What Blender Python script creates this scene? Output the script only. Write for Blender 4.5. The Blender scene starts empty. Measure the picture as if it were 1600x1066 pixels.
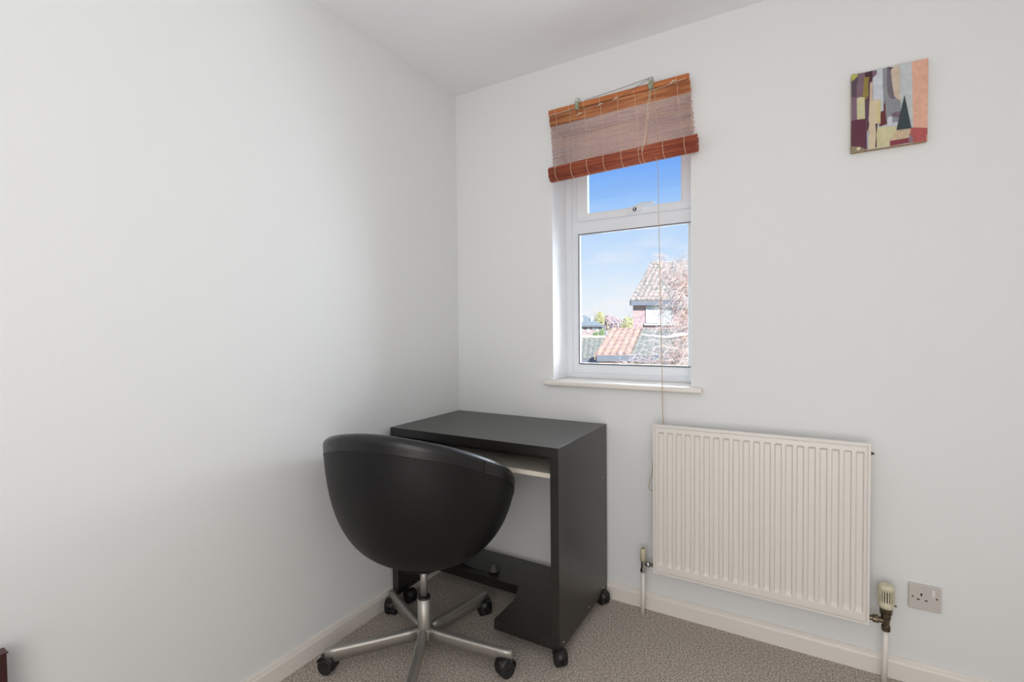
import bpy, bmesh, math, random
from mathutils import Vector, Matrix
R = math.radians
sc = bpy.context.scene
C = sc.collection

# ------------------------------------------------------------------ camera
CAM = Vector((1.5083, -2.0249, 1.1766))
YAW, PITCH, ROLL, FPX = R(30.425), R(1.462), R(-0.534), 761.25
fw = Vector((-math.sin(YAW)*math.cos(PITCH), math.cos(YAW)*math.cos(PITCH), -math.sin(PITCH)))
rt0 = Vector((math.cos(YAW), math.sin(YAW), 0)); up0 = rt0.cross(fw)
rt = rt0*math.cos(ROLL) + up0*math.sin(ROLL); up = -rt0*math.sin(ROLL) + up0*math.cos(ROLL)
cd = bpy.data.cameras.new('camera'); cam = bpy.data.objects.new('camera', cd); C.objects.link(cam)
cam.matrix_world = Matrix(((rt.x, up.x, -fw.x, CAM.x), (rt.y, up.y, -fw.y, CAM.y), (rt.z, up.z, -fw.z, CAM.z), (0, 0, 0, 1)))
cd.sensor_width = 36; cd.lens = FPX/1600*36; cd.clip_start = .02; cd.clip_end = 500
sc.camera = cam
sc.view_settings.view_transform = 'Standard'; sc.view_settings.look = 'None'
sc.view_settings.gamma = 1; sc.view_settings.use_curve_mapping = False
sc.view_settings.exposure = 0.0

def lin(c):
    f = lambda v: v/12.92 if v <= .04045 else ((v+.055)/1.055)**2.4
    return tuple(f(x/255) for x in c[:3]) + (1,)

# ------------------------------------------------------------------ sky
w = bpy.data.worlds.new('sky'); sc.world = w; w.use_nodes = True
nt = w.node_tree; nt.nodes.clear(); L = nt.links
out = nt.nodes.new('ShaderNodeOutputWorld'); bg = nt.nodes.new('ShaderNodeBackground')
tc = nt.nodes.new('ShaderNodeTexCoord'); sx = nt.nodes.new('ShaderNodeSeparateXYZ')
rp = nt.nodes.new('ShaderNodeValToRGB')
L.new(tc.outputs['Generated'], sx.inputs[0]); L.new(sx.outputs['Z'], rp.inputs[0])
els = [(0.0, (243, 247, 252)), (.06, (232, 243, 253)), (.13, (208, 230, 254)), (.185, (190, 220, 254)),
       (.225, (164, 205, 254)), (.30, (118, 175, 250)), (.36, (85, 150, 240)), (1.0, (60, 120, 215))]
while len(rp.color_ramp.elements) < len(els): rp.color_ramp.elements.new(.5)
for e, (p_, c_) in zip(rp.color_ramp.elements, els): e.position = p_; e.color = lin(c_)
mp = nt.nodes.new('ShaderNodeMapping'); mp.inputs['Scale'].default_value = (4, 4, 16)
nz = nt.nodes.new('ShaderNodeTexNoise'); nz.inputs['Scale'].default_value = 1.3; nz.inputs['Detail'].default_value = 6
L.new(tc.outputs['Generated'], mp.inputs[0]); L.new(mp.outputs[0], nz.inputs['Vector'])
cr = nt.nodes.new('ShaderNodeMapRange'); cr.inputs['From Min'].default_value = .50; cr.inputs['From Max'].default_value = .72
L.new(nz.outputs['Fac'], cr.inputs['Value'])
fm = nt.nodes.new('ShaderNodeMapRange'); fm.inputs['From Min'].default_value = .25; fm.inputs['From Max'].default_value = .10
L.new(sx.outputs['Z'], fm.inputs['Value'])
mu = nt.nodes.new('ShaderNodeMath'); mu.operation = 'MULTIPLY'; L.new(cr.outputs[0], mu.inputs[0]); L.new(fm.outputs[0], mu.inputs[1])
mx = nt.nodes.new('ShaderNodeMixRGB'); L.new(mu.outputs[0], mx.inputs[0]); L.new(rp.outputs[0], mx.inputs[1])
mx.inputs[2].default_value = lin((250, 248, 250)); L.new(mx.outputs[0], bg.inputs[0]); L.new(bg.outputs[0], out.inputs[0])
bg.inputs['Strength'].default_value = 1.0

# ------------------------------------------------------------------ lights
def sun(name, d, e, ang, col=(1, 1, 1)):
    l = bpy.data.lights.new(name, 'SUN'); l.energy = e; l.angle = R(ang); l.color = col
    o = bpy.data.objects.new(name, l); C.objects.link(o); o.rotation_euler = Vector(d).to_track_quat('-Z', 'Y').to_euler(); o.location = (0, -6, 8)
def area(name, loc, d, sx_, sy_, e, col):
    l = bpy.data.lights.new(name, 'AREA'); l.shape = 'RECTANGLE'; l.size = sx_; l.size_y = sy_; l.energy = e; l.color = col
    o = bpy.data.objects.new(name, l); C.objects.link(o); o.location = loc; o.rotation_euler = Vector(d).to_track_quat('-Z', 'Y').to_euler()
    return o
sun('sun', (-.75, .85, -.62), 5.0, .6, (1, .97, .93))
area('window_daylight', (.86, .42, 1.50), (-.55, -1, -.15), .7, 1.15, 8.5, (.74, .87, 1))
area('ground_bounce', (.86, .48, 1.15), (-.15, -1, .75), .7, .6, 15, (.92, .96, 1))  # added lamp outside, stands in for ground light on the reveal head
area('ceiling_bounce', (1.3, -2.3, .7), (.25, .8, 1), .8, .8, 5.2, (1, .99, .985))  # added upward lamp that brightens the ceiling
area('rear_fill', (1.7, -3.2, 1.20), (-.14, 1, 0), 1.5, 2.1, 21.5, (1, .972, .935))  # added soft fill behind the camera; no doorway opens there

# ------------------------------------------------------------------ materials
M = {}
def mat(name, col, rough=.5, metal=0, spec=.5, noise=None, bump=None, coat=0, sheen=0):
    """noise=(scale, amount, colour2); bump=(scale, strength, detail)"""
    m = bpy.data.materials.new(name); m.use_nodes = True; n = m.node_tree.nodes; l = m.node_tree.links
    b = n['Principled BSDF']; b.inputs['Base Color'].default_value = lin(col); b.inputs['Roughness'].default_value = rough
    b.inputs['Metallic'].default_value = metal; b.inputs['Specular IOR Level'].default_value = spec
    b.inputs['Coat Weight'].default_value = coat; b.inputs['Sheen Weight'].default_value = sheen
    t = n.new('ShaderNodeTexCoord')
    if noise:
        z = n.new('ShaderNodeTexNoise'); z.inputs['Detail'].default_value = 5
        mp = n.new('ShaderNodeMapping'); s = noise[0]; mp.inputs['Scale'].default_value = s if isinstance(s, tuple) else (s, s, s)
        z.inputs['Scale'].default_value = 1
        l.new(t.outputs['Object'], mp.inputs[0]); l.new(mp.outputs[0], z.inputs['Vector'])
        k = n.new('ShaderNodeMapRange'); k.inputs['From Min'].default_value = .5-.5/noise[1]*.25; k.inputs['From Max'].default_value = .5+.5/noise[1]*.25
        l.new(z.outputs['Fac'], k.inputs['Value'])
        x = n.new('ShaderNodeMixRGB'); x.inputs[1].default_value = lin(col); x.inputs[2].default_value = lin(noise[2])
        l.new(k.outputs[0], x.inputs[0]); l.new(x.outputs[0], b.inputs['Base Color'])
    if bump:
        z = n.new('ShaderNodeTexNoise'); z.inputs['Scale'].default_value = bump[0]; z.inputs['Detail'].default_value = bump[2]
        l.new(t.outputs['Object'], z.inputs['Vector'])
        u = n.new('ShaderNodeBump'); u.inputs['Strength'].default_value = bump[1]; u.inputs['Distance'].default_value = .004
        l.new(z.outputs['Fac'], u.inputs['Height']); l.new(u.outputs[0], b.inputs['Normal'])
    M[name] = m; return m
mat('wall_paint', (238, 239, 239), .75, spec=.25, bump=(90, .10, 3))
mat('ceiling_paint', (250, 250, 252), .85, spec=.2, bump=(60, .12, 4))
mat('gloss_white', (242, 236, 229), .3, bump=(14, .03, 2))
mat('reveal_white', (247, 249, 252), .45, bump=(40, .04, 2))
mat('upvc', (240, 243, 248), .25)
mat('radiator_enamel', (238, 233, 227), .28, spec=.5)
mat('carpet', (156, 146, 137), .95, spec=.1, noise=(170, 2.3, (212, 200, 188)), bump=(160, 1.0, 10), sheen=.15)
mat('black_laminate', (32, 30, 28), .33, spec=.75, noise=((3, 60, 60), 1, (40, 37, 34)), bump=(300, .03, 3))
mat('white_laminate', (244, 235, 222), .4, noise=((2, 60, 60), 1, (236, 226, 210)))
mat('leather', (20, 20, 21), .46, spec=.32, bump=(260, .22, 5))
mat('leather_rim', (22, 22, 24), .32, spec=.5, bump=(260, .16, 5))
mat('thread_dark', (120, 120, 122), .6)
mat('satin_metal', (186, 182, 176), .42, .75, noise=((200, 200, 8), 1, (178, 174, 168)))
mat('chrome', (205, 205, 205), .12, 1)
mat('brass_tarnished', (132, 120, 98), .35, 1, noise=(90, 1, (92, 84, 70)))
mat('black_plastic', (22, 22, 23), .42, bump=(180, .08, 2))
mat('cream_plastic', (226, 219, 192), .4, noise=(60, 1, (216, 208, 180)))
mat('socket_plastic', (208, 201, 196), .35)
mat('white_plastic', (232, 232, 232), .35)
mat('dark_hole', (26, 24, 22), .8)
mat('gasket_rubber', (78, 82, 88), .7)
mat('bamboo', (214, 148, 100), .5, noise=((6, 90, 90), 1.3, (176, 104, 66)))
mat('bamboo_roll', (198, 108, 76), .5, noise=((5, 120, 120), 1.4, (158, 76, 54)))
mat('bamboo_rail', (205, 126, 74), .45, noise=((5, 120, 60), 1, (186, 106, 58)))
mat('string', (232, 214, 188), .8)
mat('cord_brown', (206, 178, 146), .8)
mat('cord_grey', (112, 110, 96), .7)
mat('pulley_plastic', (176, 184, 156), .4, noise=(120, 1, (140, 146, 118)))
mat('mahogany', (74, 32, 26), .32, noise=((60, 6, 6), 1, (50, 22, 20)))
mat('board_wood', (190, 160, 120), .6, noise=((80, 80, 200), 1, (150, 118, 80)))
mat('rubber', (28, 28, 29), .6)
mat('dark_cable', (70, 70, 68), .5)
# outdoors
mat('brick', (214, 188, 184), .9, noise=(7, 1.4, (190, 164, 170)))
mat('brick_pale', (232, 196, 176), .9, noise=(9, 1, (222, 180, 160)))
mat('brick_far', (206, 190, 190), .9, noise=(3, 1, (196, 178, 180)))
mat('tile_grey', (166, 168, 158), .85, noise=(5, 1.6, (214, 196, 184)))
mat('tile_orange', (226, 198, 176), .85, noise=(6, 1.4, (206, 176, 154)))
mat('tile_green', (184, 184, 166), .85, noise=(6, 1.2, (160, 162, 150)))
mat('slate', (176, 186, 180), .8, noise=(3, 1, (160, 172, 168)))
mat('fascia', (128, 136, 148), .6)
mat('trim_white', (240, 242, 244), .5)
mat('ridge_cream', (214, 212, 186), .8)
mat('bark', (214, 196, 160), .9, noise=(12, 1, (236, 222, 190)))
mat('twig', (250, 244, 234), .9, noise=(3, 1.8, (246, 224, 212)))
mat('leaf_pink', (240, 176, 160), .8, noise=(3, 1.2, (244, 202, 176)))
mat('leaf_yellow', (226, 222, 176), .8, noise=(2, 1.2, (206, 206, 156)))
mat('leaf_green', (186, 206, 160), .8, noise=(2, 1.2, (160, 190, 140)))
mat('leaf_mauve', (208, 194, 194), .9, noise=(1, 1.2, (218, 200, 198)))
mat('grass', (120, 134, 90), .95, noise=(2, 1, (140, 140, 104)))
gm = bpy.data.materials.new('glass'); gm.use_nodes = True; n = gm.node_tree.nodes; n.clear()
o_ = n.new('ShaderNodeOutputMaterial'); tr = n.new('ShaderNodeBsdfTransparent'); gl = n.new('ShaderNodeBsdfGlossy'); ms = n.new('ShaderNodeMixShader')
fr = n.new('ShaderNodeFresnel'); fr.inputs['IOR'].default_value = 1.35; gl.inputs['Roughness'].default_value = .0
for a, b in ((fr.outputs[0], ms.inputs[0]), (tr.outputs[0], ms.inputs[1]), (gl.outputs[0], ms.inputs[2]), (ms.outputs[0], o_.inputs[0])): gm.node_tree.links.new(a, b)
M['glass'] = gm

# ------------------------------------------------------------------ mesh helpers
def box(bm, x0, x1, y0, y1, z0, z1, mi=0):
    v = [bm.verts.new(p) for p in ((x0,y0,z0),(x1,y0,z0),(x1,y1,z0),(x0,y1,z0),(x0,y0,z1),(x1,y0,z1),(x1,y1,z1),(x0,y1,z1))]
    for f in ((3,2,1,0),(4,5,6,7),(0,1,5,4),(1,2,6,5),(2,3,7,6),(3,0,4,7)): bm.faces.new([v[i] for i in f]).material_index = mi
def obox(bm, c, ax, ay, az, mi=0):
    """box centred at c with half-axis vectors"""
    c, ax, ay, az = map(Vector, (c, ax, ay, az))
    v = [bm.verts.new(c+ax*i+ay*j+az*k) for k in (-1, 1) for (i, j) in ((-1,-1),(1,-1),(1,1),(-1,1))]
    for f in ((3,2,1,0),(4,5,6,7),(0,1,5,4),(1,2,6,5),(2,3,7,6),(3,0,4,7)): bm.faces.new([v[i] for i in f]).material_index = mi
def tube(bm, pts, rad, seg=10, cap=True, mi=0):
    pts = [Vector(p) for p in pts]; n = len(pts); rs = rad if isinstance(rad, (list, tuple)) else [rad]*n
    rings = []; prev = None
    for i, p in enumerate(pts):
        t = (pts[min(i+1, n-1)] - pts[max(i-1, 0)]).normalized()
        if prev is None:
            a = t.orthogonal().normalized()
        else:
            a = (prev - t*prev.dot(t)).normalized()
        prev = a; b = t.cross(a)
        rings.append([bm.verts.new(p + (a*math.cos(2*math.pi*k/seg) + b*math.sin(2*math.pi*k/seg))*rs[i]) for k in range(seg)])
    for i in range(n-1):
        for k in range(seg):
            f = bm.faces.new((rings[i][k], rings[i][(k+1) % seg], rings[i+1][(k+1) % seg], rings[i+1][k])); f.smooth = True; f.material_index = mi
    if cap:
        bm.faces.new(rings[0][::-1]).material_index = mi; bm.faces.new(rings[-1]).material_index = mi
def lathe(bm, prof, c=(0, 0, 0), axis='Z', seg=32, mi=0, smooth=True):
    """prof: list of (r, h)"""
    c = Vector(c); rings = []
    for r, h in prof:
        ring = []
        for k in range(seg):
            a = 2*math.pi*k/seg; u, v = max(r, 1e-5)*math.cos(a), max(r, 1e-5)*math.sin(a)
            p = {'Z': (u, v, h), 'X': (h, u, v), 'Y': (v, h, u)}[axis]
            ring.append(bm.verts.new(c+Vector(p)))
        rings.append(ring)
    for i in range(len(rings)-1):
        for k in range(seg):
            f = bm.faces.new((rings[i][k], rings[i][(k+1) % seg], rings[i+1][(k+1) % seg], rings[i+1][k])); f.smooth = smooth; f.material_index = mi
    bm.faces.new(rings[0][::-1]).material_index = mi; bm.faces.new(rings[-1]).material_index = mi
def prism(bm, poly, z0, z1, mi=0):
    a = [bm.verts.new((x, y, z0)) for x, y in poly]; b = [bm.verts.new((x, y, z1)) for x, y in poly]; n = len(poly)
    bm.faces.new(a[::-1]).material_index = mi; bm.faces.new(b).material_index = mi
    for i in range(n): bm.faces.new((a[i], a[(i+1) % n], b[(i+1) % n], b[i])).material_index = mi
def obj(name, bm, m, parent=None, bevel=0, seg=2, label=None, fix=True):
    if fix: bmesh.ops.recalc_face_normals(bm, faces=bm.faces)
    me = bpy.data.meshes.new(name); bm.to_mesh(me); bm.free()
    for k in (m if isinstance(m, (list, tuple)) else [m]): me.materials.append(M[k])
    o = bpy.data.objects.new(name, me); C.objects.link(o)
    if parent: o.parent = parent
    if bevel:
        b = o.modifiers.new('bevel', 'BEVEL'); b.width = bevel; b.segments = seg; b.limit_method = 'ANGLE'; b.angle_limit = R(40); b.harden_normals = True
        for f in me.polygons: f.use_smooth = True
    if label: o['label'] = label
    return o
def tag(o, label=None, cat=None, group=None, kind=None):
    for k, v in (('label', label), ('category', cat), ('group', group), ('kind', kind)):
        if v: o[k] = v
    return o
def empty(name, loc=(0, 0, 0), rz=0):
    o = bpy.data.objects.new(name, None); C.objects.link(o); o.location = loc; o.rotation_euler = (0, 0, rz); o.empty_display_size = .1; return o
def struct(name, bm, m, **k): return tag(obj(name, bm, m, **k), kind='structure')
def nb(): return bmesh.new()
def cbox(*a): b = nb(); box(b, *a); return b

# ------------------------------------------------------------------ room shell
W, D, H = 2.45, -3.3, 2.36
WX0, WX1, WZ0, WZ1, FY = .537, 1.144, .937, 2.10, .155      # window opening, frame plane
struct('floor', cbox(-.2, W+.2, D-.2, .3, -.15, 0), 'carpet')
struct('ceiling', cbox(-.2, W+.2, D-.2, .3, H, H+.15), 'ceiling_paint')
struct('wall_left', cbox(-.2, 0, D-.2, .3, 0, H), 'wall_paint')
struct('wall_right', cbox(W, W+.2, D-.2, .3, 0, H), 'wall_paint')
struct('wall_front', cbox(0, W, D-.2, D, 0, H), 'wall_paint')
b = nb()
for a in ((0, WX0, 0, H), (WX1, W, 0, H), (WX0, WX1, 0, WZ0-.022), (WX0, WX1, WZ1, H)): box(b, a[0], a[1], 0, .3, a[2], a[3])
bmesh.ops.remove_doubles(b, verts=b.verts, dist=1e-5)
struct('wall_back', b, 'wall_paint')
def skirt(pts_fn, name):
    prof = [(0, 0), (.016, 0), (.016, .054), (.0125, .060), (.0115, .066), (.006, .071), (0, .071)]
    b = nb(); A, B_ = pts_fn
    ra = [b.verts.new(A(*q)) for q in prof]; rb = [b.verts.new(B_(*q)) for q in prof]
    for i in range(len(prof)): b.faces.new((ra[i], ra[(i+1) % len(prof)], rb[(i+1) % len(prof)], rb[i]))
    b.faces.new(ra); b.faces.new(rb[::-1]); struct(name, b, 'gloss_white')
skirt((lambda d, z: (d, -d, z), lambda d, z: (W-d, -d, z)), 'baseboard_back')
skirt((lambda d, z: (d, -d, z), lambda d, z: (d, D+d, z)), 'baseboard_left')
skirt((lambda d, z: (W-d, -d, z), lambda d, z: (W-d, D+d, z)), 'baseboard_right')
skirt((lambda d, z: (d, D+d, z), lambda d, z: (W-d, D+d, z)), 'baseboard_front')

# ------------------------------------------------------------------ window
wn = tag(empty('window_1', ((WX0+WX1)/2, FY, WZ0)), kind='structure')
def wpart(name, bm, m, **k):
    bmesh.ops.translate(bm, verts=bm.verts, vec=-wn.location); return obj(name, bm, m, wn, **k)
# smooth painted reveal lining (thin boards on the opening sides)
b = nb(); box(b, WX0, WX0+.002, 0.0005, FY+.03, WZ0, WZ1); box(b, WX1-.002, WX1, 0.0005, FY+.03, WZ0, WZ1); box(b, WX0, WX1, 0.0005, FY+.03, WZ1-.002, WZ1)
wpart('window_reveal', b, 'reveal_white')
def rect_frame(b, x0, x1, z0, z1, wl, wr, wb, wt, y0, y1):
    """mitred rectangular frame"""
    o4 = [(x0, z0), (x1, z0), (x1, z1), (x0, z1)]; i4 = [(x0+wl, z0+wb), (x1-wr, z0+wb), (x1-wr, z1-wt), (x0+wl, z1-wt)]
    vo = [[b.verts.new((x, y, z)) for x, z in o4] for y in (y0, y1)]; vi = [[b.verts.new((x, y, z)) for x, z in i4] for y in (y0, y1)]
    for i in range(4):
        j = (i+1) % 4
        b.faces.new((vo[0][i], vo[0][j], vi[0][j], vi[0][i])); b.faces.new((vo[1][i], vi[1][i], vi[1][j], vo[1][j]))
        b.faces.new((vo[0][i], vo[1][i], vo[1][j], vo[0][j])); b.faces.new((vi[0][i], vi[0][j], vi[1][j], vi[1][i]))
b = nb()
rect_frame(b, WX0, WX1, WZ0, WZ1, .030, .016, .024, .030, FY, FY+.034)                 # outer frame with its lower step
rect_frame(b, WX0+.028, WX1-.014, WZ0+.022, WZ1-.028, .036, .030, .044, .020, FY+.006, FY+.030)
box(b, WX0+.03, WX1-.014, FY+.004, FY+.030, 1.622, 1.690)                              # transom
wpart('window_frame', b, 'upvc', bevel=.0025)
b = nb(); rect_frame(b, .6, 1.118, 1.004, 1.624, .006, .006, .005, .006, FY+.001, FY+.010)
box(b, .603, 1.117, FY+.0012, FY+.031, 1.003, 1.0092)  # added dark strip over the bottom ledge, keeps it from showing lit white
wpart('glazing_gasket', b, 'gasket_rubber')
b = nb(); rect_frame(b, .605, 1.114, 1.0075, 1.620, .003, .003, .002, .002, FY-.0005, FY+.014)
wpart('glazing_bead', b, 'upvc')
b = nb(); rect_frame(b, .600, 1.118, 1.680, 2.050, .050, .040, .032, .078, FY-.012, FY+.012)
wpart('top_sash', b, 'upvc', bevel=.004)
b = nb(); rect_frame(b, .648, 1.080, 1.710, 1.974, .004, .004, .003, .004, FY-.0135, FY+.010)
wpart('sash_bead', b, 'white_plastic')
wpart('glass_pane', cbox(.604, 1.116, FY+.012, FY+.016, 1.007, 1.622), 'glass', label='large fixed lower pane of clear glass')
wpart('glass_pane', cbox(.650, 1.080, FY+.004, FY+.008, 1.711, 1.973), 'glass', label='small opening upper pane of clear glass')
# sash handle: base, lever and round keyhole boss
b = nb(); box(b, .855, .905, FY-.030, FY-.0115, 1.690, 1.712)
box(b, .842, .91, FY-.016, FY-.0115, 1.686, 1.700)
hd = wpart('window_handle', b, 'upvc', bevel=.004)
b = nb(); tube(b, [(.865, FY-.026, 1.703), (.89, FY-.028, 1.713), (.92, FY-.030, 1.718), (.968, FY-.030, 1.718)], [.005, .007, .007, .005], 10)
l_ = wpart('handle_lever', b, 'upvc'); l_.parent = hd
b = nb(); lathe(b, [(.0085, -.002), (.0085, .0)], (.882, FY-.0305, 1.700), 'Y', 20, 0); lathe(b, [(.0045, -.0035), (.0045, -.002)], (.882, FY-.0305, 1.700), 'Y', 16, 1)
l_ = wpart('keyhole', b, ['dark_hole', 'chrome']); l_.parent = hd
# sill board with rounded nose and horns
b = nb(); box(b, WX0, WX1, -.001, FY+.02, WZ0-.022, WZ0); box(b, .499, 1.188, -.031, -.0005, WZ0-.022, WZ0+.0005)
wpart('window_sill', b, 'gloss_white', bevel=.008, seg=4)

# ------------------------------------------------------------------ bamboo blind
BY = -.030
bl = tag(empty('bamboo_blind', (.86, -.002, 2.155)), 'orange-brown bamboo roll-up blind, half rolled, hanging above the window', 'window blind')
def bpart(name, bm, m, par=None, **k):
    bmesh.ops.translate(bm, verts=bm.verts, vec=-bl.location); return obj(name, bm, m, par or bl, **k)
BX0, BX1, BT, BB = .539, 1.141, 2.150, 1.875
zt = lambda x: .0055*(x-BX0)/(BX1-BX0)                     # the blind hangs a touch higher on the right
def sh(z): return .024*max(0, (BT-z)/(BT-BB))             # and leans to the right as it falls
b = nb(); obox(b, ((BX0+BX1)/2, BY, BT-.011+zt(.84)), ((BX1-BX0)/2, 0, .0028), (0, .006, 0), (0, 0, .011))
bpart('head_rail', b, 'bamboo_rail', bevel=.002)
rnd = random.Random(3)
b = nb(); z = BT-.026
while z > BT-.072:
    j = rnd.uniform(-.002, .002); tube(b, [(BX0+sh(z)+j, BY+.001, z), (BX1+sh(z)+j, BY+.001, z+.0055)], .00205, 6); z -= .0036
bpart('valance_slats', b, 'bamboo')
b = nb(); z = BT-.074
while z > 1.885:
    j = rnd.uniform(-.0025, .0025); e = rnd.uniform(-.0004, .0004)
    tube(b, [(BX0+sh(z)+j, BY, z+e), (BX1+sh(z)+j+rnd.uniform(-.002, .002), BY, z+.0058-e)], .00135, 6); z -= .0066
bpart('slats', b, 'bamboo')
# rolled bottom: spiral of slats
b = nb(); X0, X1, RY = .553, 1.172, BY-.004; RZ0, RZ1 = 1.862, 1.882
th = 0
core = []
while th < 2*math.pi*5.0:
    r = .008 + .0047*th/(2*math.pi)
    a = th; j = rnd.uniform(-.0035, .0035); k = rnd.uniform(-.0035, .0035)
    rr = r*(1+.02*math.sin(3*a))+rnd.uniform(-.0008, .0008)
    dy, dz = rr*math.cos(a), rr*1.06*math.sin(a)
    tube(b, [(X0+j, RY-.006+dy, RZ0+dz), (X1+k, RY-.006+dy, RZ1+dz)], .0019, 6)
    th += .0042/r
bpart('rolled_slats', b, 'bamboo_roll')
# stitching threads, straight down the slats and round the roll
TX = [.5725, .640, .707, .779, .853, .925, 1.005, 1.093]
b = nb()
for i, x in enumerate(TX):
    o = i*.0008
    tube(b, [(x, BY-.0068, BT+zt(x)), (x, BY-.0072, BT-.022), (x+.004, BY-.0025, BT-.03), (x+.006, BY-.0022, BT-.074), (x+.022, BY-.0022, 1.90)], .0008, 5)
bpart('stitching', b, 'string')
for x in [.588, .662, .735, .808, .884, .955, .970, 1.050, 1.130]:
    zc = RZ0 + (RZ1-RZ0)*(x-X0)/(X1-X0); rr = .0345
    b = nb(); tube(b, [(x+.004*math.sin(a*.5), RY-.006-rr*math.cos(a), zc-rr*1.06*math.sin(a)) for a in [R(q) for q in range(-100, 190, 12)]], .0009, 5)
    bpart('roll_tie', b, 'string')
for hx, hz in ((.6825, 2.148), (.997, 2.155)):
    b = nb(); box(b, hx-.009, hx+.009, BY-.024, BY-.008, hz-.026, hz+.004); box(b, hx-.0065, hx+.0065, BY-.022, BY-.010, hz-.032, hz-.02)
    pu = bpart('cord_pulley', b, 'pulley_plastic', bevel=.003)
    b = nb(); pts = [(hx+.0095*math.sin(a), BY-.013+.004*math.cos(a), hz+.011+.0105*math.cos(a)) for a in [R(q) for q in range(-150, 151, 15)]]
    tube(b, pts, .0013, 6); tube(b, [(hx, -.0005, hz+.024), (hx, -.022, hz+.024), (hx+.002, -.036, hz+.020), (hx, -.040, hz+.012)], .0017, 6)
    bpart('cup_hook', b, 'chrome', pu)
def sagp(a, c, s, n=8): a, c = Vector(a), Vector(c); return [a.lerp(c, i/n)-Vector((0, 0, s*4*(i/n)*(1-i/n))) for i in range(n+1)]
b = nb()
tube(b, sagp((.992, BY-.012, 2.172), (.715, BY-.010, 2.152), .0015), .0011, 5)
tube(b, sagp((.992, BY-.013, 2.170), (.925, BY-.009, 2.147), 0), .0011, 5)
tube(b, sagp((.925, BY-.009, 2.147), (.86, BY-.009, 2.127), .002)+sagp((.86, BY-.009, 2.127), (.70, BY-.009, 2.124), .003), .0010, 5)
bpart('lift_cord', b, 'cord_grey', label='thin grey lift cord strung between the pulleys')
b = nb()
tube(b, sagp((.675, BY-.010, 2.129), (.541, BY-.008, 2.126), .001), .0013, 5)
bpart('lift_cord', b, 'string'); b = nb()
tube(b, sagp((.985, BY-.010, 2.122), (1.13, BY-.009, 2.136), .002), .0011, 5)
bpart('lift_cord', b, 'string')
for kx, kz in ((.785, 2.116), (.852, 2.124), (1.083, 2.134), (.69, 2.098)):
    b = nb(); tube(b, [(kx-.012, BY-.010, kz-.004), (kx, BY-.014, kz+.002), (kx+.012, BY-.010, kz+.004)], [.0016, .003, .0016], 6)
    bpart('cord_knot', b, 'string')
b = nb()
tube(b, [(.993, BY-.014, 2.122), (.985, BY-.010, 2.075), (.974, BY-.006, 1.98), (.966, BY-.012, 1.905), (.960, BY-.050, 1.885)], .0014, 6)
tube(b, [(.998, BY-.014, 2.122), (.990, BY-.008, 2.05), (.978, BY-.006, 1.96), (.972, BY-.048, 1.875)], .0013, 6)
bpart('pull_cord', b, 'string')
b = nb()
tube(b, [(1.010, BY+.006, 2.085), (1.024, BY+.006, 1.90)], .0012, 6); tube(b, [(.990, BY+.006, 2.085), (.972, BY+.006, 1.91)], .0012, 6)  # two thin tan strands just behind the slats
tube(b, [(1.024, BY-.0065-.036, 1.845), (1.030, -.066, 1.80), (1.032, -.062, 1.6), (1.040, -.054, 1.1), (1.0415, -.050, .96), (1.0415, -.046, .86), (1.043, -.040, .80), (1.040, -.026, .77), (1.022, -.020, .74)], [.0012]*3+[.0018]*6, 6)
bpart('pull_cord', b, 'cord_brown', label='long tan pull cord hanging down past the sill behind the radiator')
b = nb()
tube(b, [(1.022, -.020, .74), (.999, -.018, .70), (.996, -.018, .62), (.992, -.018, .57), (.984, -.018, .545), (.979, -.018, .522), (.981, -.018, .507), (.990, -.018, .503), (1.01, -.018, .505)], .0013, 6)
bpart('pull_cord', b, 'cord_brown')

# ------------------------------------------------------------------ radiator
ra = tag(empty('radiator', (1.364, -.0455, .197)), 'white enamel panel radiator with vertical flutes, mounted on the wall under the window', 'radiator')
def rpart(name, bm, m, par=None, org=ra, **k):
    bmesh.ops.translate(bm, verts=bm.verts, vec=-org.location); return obj(name, bm, m, par or org, **k)
RX0, RX1, RB, RT, FYR = 1.014, 1.714, .197, .793, -.090
def flute_depth(x, z):
    z0, z1 = .231, .765
    zz = min(1, max(0, min((z-z0)/.012, (z1-z)/.009))); pitch = (1.6855-1.0455)/19
    t = (x-1.0455)/pitch; k = min(19, max(0, round(t))); d = abs(x-(1.0455+k*pitch))
    xx = min(1, max(0, (.0115-d)/.0035)); return .0105*min(zz, xx)
BK = [0, .0008, .0072, .0082, .0112, .0122]
xs = [RX0+q for q in BK]
for k in range(20):
    c = 1.0455+k*(1.6855-1.0455)/19; xs += [c-.0120, c-.0115, c-.008, c, c+.008, c+.0115, c+.0120]
xs += [RX1-q for q in BK]; xs = sorted(set(round(x, 5) for x in xs))
zs = [RB+q for q in BK] + [.2305, .231, .237, .243, .30, .40, .5, .6, .70, .750, .756, .7615, .765, .7655] + [RT-q for q in BK][::-1]
b = nb(); g = {}
def border(x, z):
    e = min(x-RX0, RX1-x, z-RB, RT-z)
    if e < .0076: return .003 if e < .0004 else 0
    if e < .0116: return .0055
    return .001
for i, x in enumerate(xs):
    for j, z in enumerate(zs): g[i, j] = b.verts.new((x, FYR+border(x, z)+flute_depth(x, z), z))
for i in range(len(xs)-1):
    for j in range(len(zs)-1): b.faces.new((g[i, j], g[i+1, j], g[i+1, j+1], g[i, j+1]))
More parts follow.
